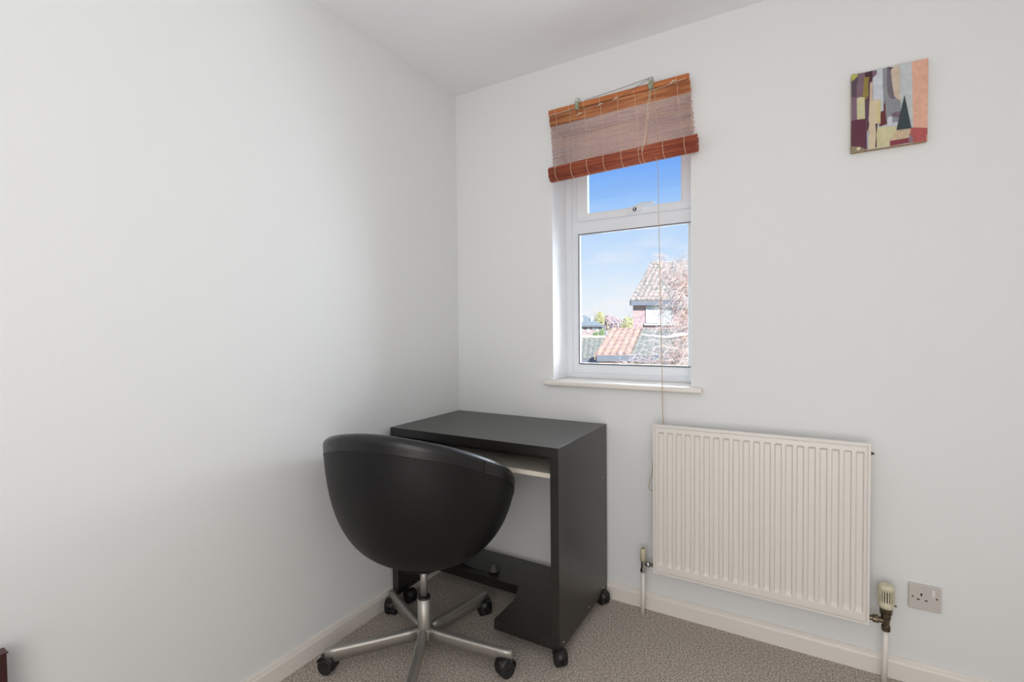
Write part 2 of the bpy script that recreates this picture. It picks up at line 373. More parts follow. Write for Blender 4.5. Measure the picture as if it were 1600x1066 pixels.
# returns to the back and rear panel
loop = [g[i, 0] for i in range(len(xs))] + [g[len(xs)-1, j] for j in range(1, len(zs))] + [g[i, len(zs)-1] for i in range(len(xs)-2, -1, -1)] + [g[0, j] for j in range(len(zs)-2, 0, -1)]
bk = [b.verts.new((v.co.x, FYR+.014, v.co.z)) for v in loop]
for i in range(len(loop)): b.faces.new((loop[i], loop[(i+1) % len(loop)], bk[(i+1) % len(loop)], bk[i]))
b.faces.new(bk)
pn = rpart('front_panel', b, 'radiator_enamel')
rpart('rear_panel', cbox(RX0+.006, RX1-.006, FYR+.014, FYR+.045, RB+.008, RT-.008), 'radiator_enamel', bevel=.006)
b = nb()
for x in (1.15, 1.58): rpart('wall_bracket', cbox(x-.015, x+.015, FYR+.045, -.0003, .24, .74), 'radiator_enamel')
b = nb(); lathe(b, [(.0065, 0), (.0065, .008), (.004, .008), (.004, .014)], (RX1-.004, FYR+.025, .757), 'X', 12)
rpart('bleed_valve', b, 'brass_tarnished')
# lockshield valve
lv = tag(empty('radiator_valve', (.9667, -.062, 0)), 'slim cream-capped lockshield valve on a white pipe, left of the radiator', 'radiator valve')
b = nb(); tube(b, [(.9645, -.062, 0), (.966, -.062, .08), (.9667, -.062, .178)], .0078, 16); rpart('pipe', b, 'gloss_white', org=lv)
b = nb(); lathe(b, [(.0085, .176), (.012, .178), (.012, .192), (.009, .194), (.009, .226)], (.9667, -.062, 0), 'Z', 8, smooth=False)
lathe(b, [(.006, .0), (.006, .012), (.0115, .013), (.0115, .028), (.008, .029), (.008, .047)], (.9667, -.062, .213), 'X', 12)
rpart('valve_body', b, 'chrome', org=lv)
b = nb(); lathe(b, [(.0122, .224), (.0118, .270), (.0095, .274)], (.9667, -.062, 0), 'Z', 20); lathe(b, [(.004, .274), (.004, .2745)], (.9667, -.062, 0), 'Z', 12, 1)
rpart('valve_cap', b, ['cream_plastic', 'dark_hole'], org=lv)
# thermostatic valve
tv = tag(empty('radiator_valve', (1.760, -.062, 0)), 'ribbed cream thermostatic valve head on tarnished brass, right of the radiator', 'radiator valve')
b = nb(); tube(b, [(1.7560, -.062, 0), (1.7585, -.062, .10), (1.760, -.062, .188)], .0083, 16); rpart('pipe', b, 'gloss_white', org=tv)
b = nb(); lathe(b, [(.0115, .180), (.0125, .182), (.0125, .196), (.010, .198), (.0105, .214), (.0135, .222), (.0145, .236), (.017, .238), (.017, .247), (.0175, .248), (.0175, .258)], (1.760, -.062, 0), 'Z', 14, smooth=False)
lathe(b, [(.0085, -.046), (.0085, -.036), (.0125, -.035), (.0125, -.020), (.009, -.019), (.009, 0)], (1.760, -.062, .212), 'X', 12, smooth=False)
rpart('valve_body', b, 'brass_tarnished', org=tv)
b = nb(); prof = [(.018, .256), (.0215, .262), (.0215, .274), (.0205, .276), (.0205, .318), (.0222, .320), (.0225, .326), (.0205, .331), (.012, .3335)]
lathe(b, prof, (1.760, -.062, 0), 'Z', 40)
for k in range(20):
    a = 2*math.pi*(k+.5)/20; ca, sa = math.cos(a), math.sin(a)
    obox(b, (1.760+.0210*ca, -.062+.0210*sa, .297), (.0014*ca, .0014*sa, 0), (-.0019*sa, .0019*ca, 0), (0, 0, .0215))
th_ = rpart('valve_head', b, 'cream_plastic', org=tv)
b = nb()
for k in range(20):
    a = 2*math.pi*k/20; ca, sa = math.cos(a), math.sin(a)
    obox(b, (1.760+.0203*ca, -.062+.0203*sa, .297), (.0008*ca, .0008*sa, 0), (-.0012*sa, .0012*ca, 0), (0, 0, .018))
rpart('head_slots', b, 'dark_hole', org=tv).parent = th_
b = nb(); lathe(b, [(.003, 0), (.003, .006)], (1.781, -.064, .268), 'X', 8); rpart('setting_pin', b, 'brass_tarnished', org=tv)

# ------------------------------------------------------------------ wall socket
so = tag(empty('wall_socket', (1.8665, 0, .25)), 'grey-white switched single wall socket to the right of the radiator', 'wall socket')
b = cbox(1.825, 1.908, -.0105, 0, .250, .3315); rpart('face_plate', b, 'socket_plastic', org=so, bevel=.003, seg=3)
b = nb()
for x0, x1, z0, z1 in ((1.8555, 1.8600, .2955, .3045), (1.8460, 1.8540, .2815, .2850), (1.8660, 1.8740, .2810, .2845)): box(b, x0, x1, -.0108, -.0100, z0, z1)
rpart('pin_holes', b, 'dark_hole', org=so)
b = nb()
obox(b, (1.8875, -.0118, .3115), (.0045, 0, 0), (0, .0017, .0008), (0, -.001, .0105)); rpart('rocker_switch', b, 'white_plastic', org=so, bevel=.0008)
for x, z in ((1.8360, .2905), (1.8965, .2945)):
    b = nb(); lathe(b, [(.0028, -.0112), (.0028, -.0100)], (x, 0, z), 'Y', 12); rpart('screw', b, 'brass_tarnished', org=so)

# ------------------------------------------------------------------ picture
PX0, PX1, PZ0, PZ1, PY = 1.658, 1.857, 1.757, 2.0145, -.020
pc = tag(empty('abstract_painting', (1.7575, 0, PZ0)), 'small unframed abstract painting with a black triangle and peach stripe on the wall', 'painting')
b = cbox(PX0, PX1, PY, 0, PZ0, PZ1); rpart('wooden_board', b, 'board_wood', org=pc)
def uv(x, y):
    u = (x-120)/757.0; yt = 225-145*u; yb = 972-100*u
    u2 = u*1.06/(1+.06*u); return PX0+(PX1-PX0)*min(1, max(0, u2)), PZ1-(PZ1-PZ0)*min(1, max(0, (y-yt)/(yb-yt)))
art = [((205,211,212), [(118,225),(875,80),(878,870),(120,975)]),
 ((238,184,160), [(715,100),(877,79),(880,748),(735,742)]),
 ((188,92,88), [(700,742),(880,747),(880,872),(700,890)]),
 ((216,150,130), [(862,815),(880,810),(880,872),(862,868)]),
 ((214,190,160), [(560,765),(715,750),(705,800),(690,840),(505,868),(500,800)]),
 ((142,56,72), [(508,868),(690,840),(712,885),(508,918)]),
 ((150,120,140), [(690,842),(730,800),(735,885),(700,890)]),
 ((219,211,168), [(385,735),(480,728),(580,722),(575,765),(500,860),(510,912),(360,935),(372,780)]),
 ((150,152,158), [(428,175),(500,158),(545,440),(608,480),(612,600),(590,690),(528,692),(525,640),(480,642),(480,715),(440,690),(440,490)]),
 ((120,112,122), [(470,168),(500,165),(560,460),(520,470),(480,420),(470,300)]),
 ((126,104,116), [(512,612),(560,588),(612,585),(603,640),(540,640)]),
 ((216,197,176), [(510,165),(592,138),(606,486),(575,465),(545,440),(520,300)]),
 ((96,82,88), [(470,158),(540,165),(512,180),(505,215),(490,180)]),
 ((105,42,46), [(412,590),(455,488),(462,600),(474,705),(400,728),(405,690)]),
 ((214,219,229), [(328,205),(425,170),(438,480),(442,575),(415,585),(412,465),(340,472)]),
 ((212,217,227), [(480,645),(500,632),(528,633),(530,692),(585,684),(578,728),(480,725)]),
 ((224,205,174), [(298,482),(340,478),(414,465),(408,600),(412,700),(380,703),(365,935),(286,945),(285,780),(298,700)]),
 ((222,208,160), [(366,500),(414,486),(410,690),(385,700),(360,600)]),
 ((132,104,120), [(118,225),(255,205),(370,186),(372,220),(330,262),(325,300),(305,330),(300,480),(290,700),(270,655),(125,665)]),
 ((92,74,88), [(125,270),(190,250),(170,350),(175,440),(122,440)]),
 ((70,32,46), [(252,212),(326,190),(326,262),(322,302),(290,290),(262,300)]),
 ((98,70,84), [(255,300),(305,300),(300,480),(288,700),(262,640),(258,480)]),
 ((196,196,92), [(118,228),(190,222),(160,262),(122,290)]),
 ((156,136,66), [(246,250),(300,252),(286,300),(292,425),(262,470),(228,462),(240,350)]),
 ((222,190,168), [(305,315),(328,292),(332,472),(302,478)]),
 ((214,209,166), [(174,452),(205,440),(252,445),(258,650),(180,668)]),
 ((98,46,66), [(122,668),(200,655),(270,650),(276,800),(280,948),(205,928),(122,912)]),
 ((152,138,112), [(120,912),(215,922),(282,948),(282,960),(120,978)]),
 ((226,216,180), [(174,930),(214,920),(216,948),(186,955)]),
 ((168,178,196), [(276,800),(300,760),(292,850),(292,940),(280,948)]),
 ((62,42,52), [(362,700),(382,703),(372,800),(376,925),(362,930),(370,800)]),
 ((96,50,70), [(276,660),(300,690),(290,770),(276,760)]),
 ((54,66,70), [(645,432),(717,750),(570,765)])]
b = nb(); names = []
for i, (c, poly) in enumerate(art):
    nm = 'paint_%02d' % i; mat(nm, c, .6, noise=(70, .7, tuple(int(k*.93) for k in c)), bump=(120, .1, 3)); names.append(nm)
    y = PY-.0002-.00012*i; f = b.faces.new([b.verts.new((uv(*q)[0], y, uv(*q)[1])) for q in poly]); f.material_index = i
    if f.calc_area() > 0:
        f.normal_update()
        if f.normal.y > 0: f.normal_flip()
rpart('painted_surface', b, names, org=pc, fix=False)

# ------------------------------------------------------------------ casters (shared)
def caster(parent, loc, rz, s=1.0, first={}):
    """twin-wheel caster, local origin on the floor below the stem; returns part with two wheel sub-parts"""
    if 'm' not in first:
        b = nb()
        n = 14; prev = None
        for i in range(n+1):                                     # hood over the wheels
            a = math.pi*(-.06 + 1.0*i/n); cy, cz = -.012+.0330*math.cos(a), .030+.0330*math.sin(a); iy, iz = -.012+.0305*math.cos(a), .030+.0305*math.sin(a)
            hw = .0235*(1-.25*(abs(i/n-.5)*2)**3)
            v = [b.verts.new(p) for p in ((-hw, cy, cz), (hw, cy, cz), (hw, iy, iz), (-hw, iy, iz))]
            if prev:
                for k in range(4): b.faces.new((prev[k], prev[(k+1) % 4], v[(k+1) % 4], v[k]))
            else: b.faces.new(v)
            prev = v
        b.faces.new(prev[::-1])
        box(b, -.003, .003, -.036, .012, .010, .058)
        lathe(b, [(.011, .050), (.011, .062), (.0055, .063), (.0055, .078)], (0, .004, 0), 'Z', 14)
        first['h'] = obj('caster', b, 'black_plastic', bevel=.001).data; bpy.data.objects.remove(C.objects[-1])
        b = nb(); lathe(b, [(.010, -.0095), (.024, -.0095), (.0275, -.0065), (.0275, .0065), (.024, .0095), (.012, .0095), (.010, .007)], (0, 0, 0), 'X', 26)
        first['w'] = obj('wheel', b, 'rubber').data; bpy.data.objects.remove(C.objects[-1])
        first['m'] = 1
    o = bpy.data.objects.new('caster', first['h']); C.objects.link(o); o.parent = parent; o.location = loc; o.rotation_euler = (0, 0, rz); o.scale = (s, s, s)
    for sg in (-1, 1):
        k = bpy.data.objects.new('wheel', first['w']); C.objects.link(k); k.parent = o; k.location = (sg*.0135, -.012, .0275)
    return o

# ------------------------------------------------------------------ desk
DX0, DX1, DY0, DY1, DT = .015, .799, -.510, -.022, .762
dk = tag(empty('computer_desk', (.407, -.266, 0)), 'black-brown computer desk on casters in the room corner behind the chair', 'desk')
def dpart(name, bm, m, par=None, **k): return rpart(name, bm, m, par, org=dk, **k)
dpart('desk_top', cbox(DX0, DX1, DY0, DY1, DT-.034, DT), 'black_laminate', bevel=.0006)
for x0, x1 in ((DX0, DX0+.032), (DX1-.032, DX1)):
    dpart('side_panel', cbox(x0, x1, DY0, DY1, .048, DT-.0341), 'black_laminate', bevel=.0005)
b = nb(); prism(b, [(.528, DY0+.001), (.528, -.36), (.495, -.262), (DX0+.0325, -.262), (DX0+.0325, DY1-.02), (DX1-.0325, DY1-.02), (DX1-.0325, DY0+.001)], .048, .086)
dpart('bottom_shelf', b, 'black_laminate', bevel=.001)
kt = dpart('keyboard_tray', cbox(.075, .738, DY0+.062, -.10, .632, .650), 'white_laminate', bevel=.0012)
for x0, x1 in ((DX0+.033, .0745), (.7385, DX1-.033)): dpart('tray_runner', cbox(x0, x1, DY0+.075, -.09, .634, .668), 'satin_metal')
dpart('top_stretcher', cbox(DX0+.033, DX1-.033, DY0+.16, DY0+.19, DT-.09, DT-.035), 'black_laminate')
for x, y, z in ((DX1, -.071, .542), (DX1, -.477, .067), (DX1, -.232, .067), (DX1, -.070, .072)):
    b = nb(); lathe(b, [(.0042, -.0002), (.0042, .0006), (.002, .0008)], (x, y, z), 'X', 14); dpart('screw', b, 'chrome')
b = nb(); lathe(b, [(.005, -.004), (.005, 0)], (.738-.02, DY0+.155, DT-.052), 'Y', 12); dpart('screw', b, 'chrome')
for x, y, rz in ((DX1-.008, DY0+.012, R(50)), (DX1-.012, DY1-.040, R(62)), (DX0+.045, DY0+.05, R(80)), (DX0+.045, DY1-.05, R(150))):
    caster(dk, (x-.407, y+.266, 0), rz, .86)

# cable with plug on the desk's bottom shelf
pcb = tag(empty('power_cable', (.29, -.16, .0865)), 'dark grey cable with a conical plug on the desk bottom shelf behind the chair base', 'cable')
b = nb(); tube(b, [(.12, -.20, .090), (.18, -.215, .090), (.24, -.225, .0905), (.29, -.222, .096), (.315, -.215, .10)], .0035, 8)
rpart('cable', b, 'dark_cable', org=pcb)
b = nb(); lathe(b, [(.010, .0868), (.026, .090), (.024, .104), (.012, .124), (.007, .128)], (.335, -.205, 0), 'Z', 16)
rpart('plug', b, 'dark_cable', org=pcb, bevel=.001)

# ------------------------------------------------------------------ swivel chair
HX, HY = .347, -.692
ch = tag(empty('swivel_chair', (HX, HY, 0)), 'black faux-leather tub swivel chair on a silver five-star base, pulled up to the desk', 'chair')
def cpart(name, bm, m, par=None, **k): return rpart(name, bm, m, par, org=ch, **k)
SQ = dict(cx=.3452, cy=-.6624, fa=101.4978, a=.3347, b=.3357, z0=.3454, P=3.1509, Q=2.6581, e=2.1041, lean=.0462, zb=.8722)
RIM = [(0, .8722), (35, .8431), (70, .765), (105, .6523), (140, .4548), (180, .428)]
def rim_z(th):
    A = min(179.999, abs(math.degrees(th))); ks = [k for k, _ in RIM]; zs = [z for _, z in RIM]
    i = max(k for k in range(5) if ks[k] <= A); h = ks[i+1]-ks[i]; t = (A-ks[i])/h
    def m(k): return 0 if k in (0, 5) else ((zs[k+1]-zs[k])/(ks[k+1]-ks[k])*(ks[k]-ks[k-1]) + (zs[k]-zs[k-1])/(ks[k]-ks[k-1])*(ks[k+1]-ks[k]))/(ks[k+1]-ks[k-1])
    return (2*t**3-3*t**2+1)*zs[i]+(t**3-2*t**2+t)*h*m(i)+(-2*t**3+3*t**2)*zs[i+1]+(t**3-t**2)*h*m(i+1)-.006
BD = R(SQ['fa'])+math.pi
def shell_pt(th, z, off=0):
    e = SQ['e']; Rr = (abs(math.cos(th)/SQ['b'])**e+abs(math.sin(th)/SQ['a'])**e)**(-1/e)
    u = min(1, max(0, (z-SQ['z0'])/(SQ['zb']-SQ['z0']))); r = Rr*(1-(1-u)**SQ['P'])**(1/SQ['Q'])-off
    return Vector((SQ['cx']+r*math.cos(BD+th)+SQ['lean']*(z-SQ['z0'])*math.cos(BD), SQ['cy']+r*math.sin(BD+th)+SQ['lean']*(z-SQ['z0'])*math.sin(BD), z))
NT = 96; BAND = .050; TH_ = .042
def grid_surface(rows, close=True):
    b = nb(); rr = [[b.verts.new(p) for p in row] for row in rows]; n = len(rr[0])
    for i in range(len(rr)-1):
        for k in range(n): f = b.faces.new((rr[i][k], rr[i][(k+1) % n], rr[i+1][(k+1) % n], rr[i+1][k])); f.smooth = True
    return b, rr
ths = [2*math.pi*k/NT-math.pi for k in range(NT)]
rows = []
for i in range(25):
    u = (i/24)**3.0 if i else 1e-8
    rows.append([shell_pt(t, SQ['z0']+(rim_z(t)-BAND-SQ['z0'])*u) for t in ths])
b, rr = grid_surface(rows); b.faces.new(rr[0][::-1])
shell = cpart('seat_shell', b, 'leather')
# rim band: padded roll over the top, down to the inner wall
rows = []
for i in range(5):
    rows.append([shell_pt(t, rim_z(t)-BAND+(BAND-.018)*i/4)+Vector((0, 0, 0)) for t in ths])
cen = lambda t: (SQ['cx'], SQ['cy'])
for i in range(1, 9):
    a = math.pi*i/8
    row = []
    for t in ths:
        o_p = shell_pt(t, rim_z(t)-.018); dirv = Vector((SQ['cx']-o_p.x, SQ['cy']-o_p.y, 0)).normalized()
        row.append(o_p+dirv*(TH_/2)*(1-math.cos(a))+Vector((0, 0, .018*math.sin(a)))) 
    rows.append(row)
for i in range(1, 9):
    row = []
    for t in ths:
        o_p = shell_pt(t, rim_z(t)-.018); dirv = Vector((SQ['cx']-o_p.x, SQ['cy']-o_p.y, 0)).normalized()
        zz = (rim_z(t)-.018)+(min(SQ['z0']+.075, rim_z(t)-.04)-(rim_z(t)-.018))*i/8
        q = shell_pt(t, zz); rad = max(.02, Vector((q.x-SQ['cx'], q.y-SQ['cy'], 0)).length-TH_)
        row.append(Vector((SQ['cx'], SQ['cy'], zz))-dirv*rad)
    rows.append(row)
# slight pinch where band meets shell gives the seam
b, rr = grid_surface(rows); b.faces.new(rr[-1])
cpart('rim_band', b, 'leather_rim')
b = nb(); pts = []
for k in range(NT+1):
    t = ths[k % NT]; q = shell_pt(t, rim_z(t)-BAND); dv = Vector((q.x-SQ['cx'], q.y-SQ['cy'], 0)).normalized(); pts.append(q+dv*.0002)
tube(b, pts, .0014, 6, cap=False)
ts = math.radians(62)
tube(b, [shell_pt(ts, rim_z(ts)-BAND+(BAND-.012)*i/6)+Vector((.0002, -.0004, 0)) for i in range(7)], .0011, 6)
cpart('seam_piping', b, 'leather')
# seat cushion
b = nb(); prof = []
for i in range(9):
    a = math.pi/2*i/8; prof.append((.225*math.cos(a)**.35 if i < 8 else .001, .41+.04*math.sin(a)))
lathe(b, [(.20, .40)]+prof, (SQ['cx']-.005, SQ['cy']+.01, 0), 'Z', 40); cpart('seat_cushion', b, 'leather')
# mechanism, gas lift, hub
b = nb(); prof = [(.03, .315), (.085, .335), (.10, .347)]; lathe(b, prof, (HX, HY, 0), 'Z', 24)
cpart('seat_mount', b, 'black_plastic')
b = nb(); lathe(b, [(.0122, .205), (.0122, .345)], (HX, HY, 0), 'Z', 24); cpart('gas_lift', b, 'satin_metal')
b = nb(); lathe(b, [(.0235, .200), (.0235, .212), (.018, .217), (.0128, .217)], (HX, HY, 0), 'Z', 24); cpart('column_collar', b, 'black_plastic')
b = nb(); lathe(b, [(.0235, .095), (.0240, .098), (.0240, .207), (.0225, .2075)], (HX, HY, 0), 'Z', 32); cpart('column', b, 'satin_metal')
b = nb(); lathe(b, [(.012, .030), (.0135, .034), (.0135, .062), (.030, .063), (.032, .066), (.032, .1005), (.030, .103)], (HX, HY, 0), 'Z', 32); cpart('base_hub', b, 'satin_metal')
CA = [11, 82.5, 154.5, 227, 299.5]; AR = .338
for i, a in enumerate(CA):
    t = R(a); dx, dy = math.cos(t), math.sin(t); px, py = -dy, dx
    b = nb(); n = 10; prev = None
    for k in range(n+1):
        s = k/n; r = .024+(AR-.024)*s; zt_ = .1035-.0185*s-.0015*math.sin(math.pi*s); zb_ = .064-.024*s; hw = .0155-.003*s
        c8 = [(-hw, zb_), (hw, zb_), (hw, zt_-.008), (hw*.72, zt_-.001), (-hw*.72, zt_-.001), (-hw, zt_-.008)]
        c8 = [(-hw, zb_), (hw, zb_), (hw, zt_-.009), (hw*.85, zt_-.003), (hw*.45, zt_), (-hw*.45, zt_), (-hw*.85, zt_-.003), (-hw, zt_-.009)]
        v = [b.verts.new((HX+dx*r+px*u, HY+dy*r+py*u, z)) for u, z in c8]
        if prev:
            for q in range(8): f = b.faces.new((prev[q], prev[(q+1) % 8], v[(q+1) % 8], v[q])); f.smooth = q not in (0,)
        else: b.faces.new(v)
        prev = v
    b.faces.new(prev[::-1]); cpart('base_arm', b, 'satin_metal')
    caster(ch, (dx*(AR-.018), dy*(AR-.018), 0), R([-20, 60, 20, -75, 30][i])+R(0), 1.0)

# ------------------------------------------------------------------ dark wooden board at the left wall
hb = tag(empty('wooden_board', (.04, -2.1, 0)), 'dark reddish-brown wooden board end against the left wall in the bottom left corner', 'wooden board')
b = cbox(.020, .048, -2.50, -1.69, .0, .489); rpart('board', b, 'mahogany', org=hb, bevel=.003)
b = cbox(.0185, .0495, -2.51, -1.688, .4895, .4925); rpart('top_rail', b, 'mahogany', org=hb, bevel=.001)

# ------------------------------------------------------------------ door behind the camera
dr = tag(empty('door_1', (2.0, D, 0)), kind='structure')
b = nb(); box(b, 1.55, 2.33, D+.0005, D+.035, .005, 1.98)
for z0, z1 in ((.15, .85), (1.0, 1.85)):
    for x0, x1 in ((1.65, 1.90), (1.98, 2.23)): box(b, x0, x1, D+.035, D+.041, z0, z1)
rpart('door_leaf', b, 'gloss_white', org=dr, bevel=.003)

# ------------------------------------------------------------------ outdoors
GZ = -2.6
fh = Vector((-math.sin(YAW), math.cos(YAW), 0)); rh = Vector((math.cos(YAW), math.sin(YAW), 0))
fd = Vector((fw+rt*((1005-800)/FPX)).to_tuple()); fd.z = 0; fd.normalize()      # direction the buildings recede in
def at(px, py, d):
    """world point at horizontal depth d seen from the room in that direction"""
    r = fw + rt*((px-800)/FPX) - up*((py-533)/FPX); return CAM + r*(d/(r.dot(fh)))
def house(name, label, cat='house', group=None):
    o = tag(empty(name), label, cat, group); return o
OUT = []
def slab_roof(parent, A, B_, Cc, Dd, m, tile_w, course, th=.12, name='roof', amp=.05):
    """tiled roof slope: A-B ridge (left,right), D-C eave (left,right); pantile profile along the ridge, stepped courses down the slope"""
    A, B_, Cc, Dd = map(Vector, (A, B_, Cc, Dd)); nrm = (B_-A).cross(Dd-A).normalized()
    if nrm.z < 0: nrm = -nrm
    wid = max((B_-A).length, (Cc-Dd).length); nu = max(4, int(wid/tile_w)*4); nv = max(2, int((Dd-A).length/course))
    b = nb(); rows = []
    for j in range(nv):
        for e in (0, 1):
            v = (j+e*.999)/nv; row = []
            for i in range(nu+1):
                u = i/nu; p = A.lerp(B_, u).lerp(Dd.lerp(Cc, u), v)
                row.append(b.verts.new(p+nrm*(amp*(.5+.5*math.sin(i*math.pi/2+.4)) + (amp*.45)*e)))
            rows.append(row)
    for r0, r1 in zip(rows, rows[1:]):
        for i in range(nu): b.faces.new((r0[i], r0[i+1], r1[i+1], r1[i]))
    lo = [b.verts.new(p-nrm*th) for p in (A, B_, Cc, Dd)]; b.faces.new(lo)
    up_ = [rows[0][0], rows[0][-1], rows[-1][-1], rows[-1][0]]
    for i in range(4): b.faces.new((up_[i], up_[(i+1) % 4], lo[(i+1) % 4], lo[i]))
    return obj(name, b, m, parent)
def back_slope(parent, A, B_, dep, drop, m):
    """rear roof plane so the building is solid from other views"""
    A, B_ = Vector(A), Vector(B_); q = fd*dep-Vector((0, 0, drop)); b = nb()
    v = [b.verts.new(p) for p in (A, B_, B_+q, A+q)]; v2 = [b.verts.new(p.co-Vector((0, 0, .12))) for p in v]
    b.faces.new(v); b.faces.new(v2[::-1])
    for i in range(4): b.faces.new((v[i], v[(i+1) % 4], v2[(i+1) % 4], v2[i]))
    obj('rear_roof', b, m, parent)
def wall_block(parent, P, Q, dep, top, m, z0=GZ, name='wall'):
    """block between ground points under P and Q, going dep deep"""
    P, Q = Vector(P), Vector(Q); c = ((P+Q)/2); c.z = (z0+top)/2; c += fd*(dep/2); b = nb()
    ax = (Q-P); ax.z = 0; obox(b, c, ax/2, fd*(dep/2), (0, 0, (top-z0)/2)); return obj(name, b, m, parent)
def win(parent, px0, py0, px1, py1, d, bars=1):
    P, Q = at(px0, py1, d), at(px1, py0, d); c = (P+Q)/2; hx = abs((Q-P).dot(rh))/2; hz = abs(Q.z-P.z)/2
    b = nb(); t = .07; f0 = c-fh*.02
    for s in (-1, 1):
        obox(b, f0+rh*(s*(hx-t/2)), rh*(t/2), fh*.05, (0, 0, hz)); obox(b, f0+Vector((0, 0, s*(hz-t/2))), rh*hx, fh*.05, (0, 0, t/2))
    for k in range(bars): obox(b, f0+rh*(hx*(2*(k+1)/(bars+1)-1)), rh*(t/2), fh*.045, (0, 0, hz))
    wf = obj('window', b, 'trim_white', parent)
    b = nb(); obox(b, c, rh*hx, fh*.01, (0, 0, hz)); obj('pane', b, 'pane', wf)
mat('pane', (224, 236, 240), .1)
# house with steep roof on the right
h1 = house('brick_house', 'red brick house with steep pale tiled roof, the largest beyond the window')
d = 29.; A, B_ = at(1018, 409, d+2.6), at(1290, 409, d+2.6); Cc, Dd = at(1290, 471, d), at(984, 471, d)
slab_roof(h1, A, B_, Cc, Dd, 'tile_grey', .30, .38, amp=.11)
back_slope(h1, A, B_, 2.6, 2.6, 'tile_grey')
P, Q = at(989, 476, d+.35), at(1286, 476, d+.35); wall_block(h1, P, Q, 4.6, P.z+.1, 'brick')
b = nb(); P, Q = at(985, 474, d-.05), at(1290, 474, d-.05); c = (P+Q)/2; obox(b, c, (Q-P)/2, fh*.12, (0, 0, .13)); obj('fascia', b, 'fascia', h1)
win(h1, 1009, 477, 1051, 505, d+.30, 2); win(h1, 1110, 477, 1140, 505, d+.3, 1)
b = nb(); P, Q = at(1006, 507, d+.25), at(1054, 507, d+.25); obox(b, (P+Q)/2, (Q-P)/2, fh*.15, (0, 0, .05)); obj('window_ledge', b, 'trim_white', h1)
# orange-tiled garage
h2 = house('garage', 'low brick garage with orange clay tiled roof at the bottom of the window view', 'garage')
d = 15.; A, B_ = at(956, 514, d+2.0), at(1068, 515, d+2.0); Cc, Dd = at(1078, 557, d), at(929, 557, d)
mid_t, mid_b = at(1003, 514, d+2.), at(985, 557, d)
slab_roof(h2, A, mid_t, mid_b, Dd, 'tile_orange', .20, .30, amp=.06)
slab_roof(h2, mid_t+rh*.01, B_, Cc, mid_b+rh*.01, 'tile_green', .18, .13, amp=.02)
back_slope(h2, A, B_, 2.0, .9, 'tile_orange')
P, Q = at(935, 562, d+.25), at(1072, 562, d+.25); wall_block(h2, P, Q, 3.4, P.z+.05, 'brick_pale')
b = nb(); P, Q = at(932, 560, d-.03), at(1074, 560, d-.03); obox(b, (P+Q)/2, (Q-P)/2, fh*.05, (0, 0, .09)); obj('fascia', b, 'fascia', h2)
# lower roof to its left
h3 = house('outbuilding', 'low outbuilding with grey-green tiled roof left of the orange garage roof', 'outbuilding')
d = 19.; A, B_ = at(850, 528, d+1.6), at(946, 528, d+1.6); Cc, Dd = at(940, 562, d), at(850, 562, d)
slab_roof(h3, A, B_, Cc, Dd, 'tile_green', .20, .3, amp=.06); back_slope(h3, A, B_, 1.6, .8, 'tile_green')
b = nb(); obox(b, (A+B_)/2+Vector((0, 0, .05)), (B_-A)/2, fh*.08, (0, 0, .05)); obj('ridge_tiles', b, 'ridge_cream', h3)
P, Q = at(855, 566, d+.2), at(938, 566, d+.2); wall_block(h3, P, Q, 2.8, P.z+.05, 'brick_far')
b = nb(); P, Q = at(850, 565, d-.05), at(941, 565, d-.05); obox(b, (P+Q)/2, (Q-P)/2, fh*.08, (0, 0, .10)); obj('gutter', b, 'fascia', h3)
# far house with slate hip roof
h4 = house('slate_house', 'distant pale brick house with blue-grey hipped slate roof, left edge of the window view')
d = 55.; b = nb()
pts = [at(870, 493, d+4), at(915, 493.5, d+4), at(944, 509, d), at(850, 509, d)]
v = [b.verts.new(p) for p in pts]; b.faces.new(v); r1 = b.verts.new(at(944, 509, d)+fh*8); r0 = b.verts.new(at(850, 509, d)+fh*8)
b.faces.new((v[1], r1, v[2])); b.faces.new((v[0], r0, r1, v[1])); b.faces.new((v[0], v[3], r0)); b.faces.new((v[3], v[2], r1, r0)); obj('roof', b, 'slate', h4)
P, Q = at(852, 511, d+.4), at(940, 511, d+.4); wall_block(h4, P, Q, 7.2, P.z+.1, 'brick_far')
b = nb(); P, Q = at(850, 509.6, d-.05), at(944, 509.6, d-.05); obox(b, (P+Q)/2, (Q-P)/2, fh*.1, (0, 0, .09)); obj('fascia', b, 'fascia', h4)
for x0, x1, y0, y1 in ((917, 921, 509.5, 520), (925, 930, 510.5, 515), (931, 935, 509.5, 518), (907, 911, 510, 518)): win(h4, x0, y0, x1, y1, d+.35, 0)
for x in (909.5, 924.5):
    P = at(x, 500, d+1.8); b = nb(); obox(b, P, rh*.10, fh*.1, (0, 0, .32)); obj('vent_pipe', b, 'trim_white', h4)
# ground
b = nb(); c = at(960, 520, 60); c.z = GZ-.1; obox(b, c, rh*70, fh*59.4, (0, 0, .1)); tag(obj('lawn', b, 'grass'), 'green ground between the houses beyond the window', 'ground', kind='stuff')

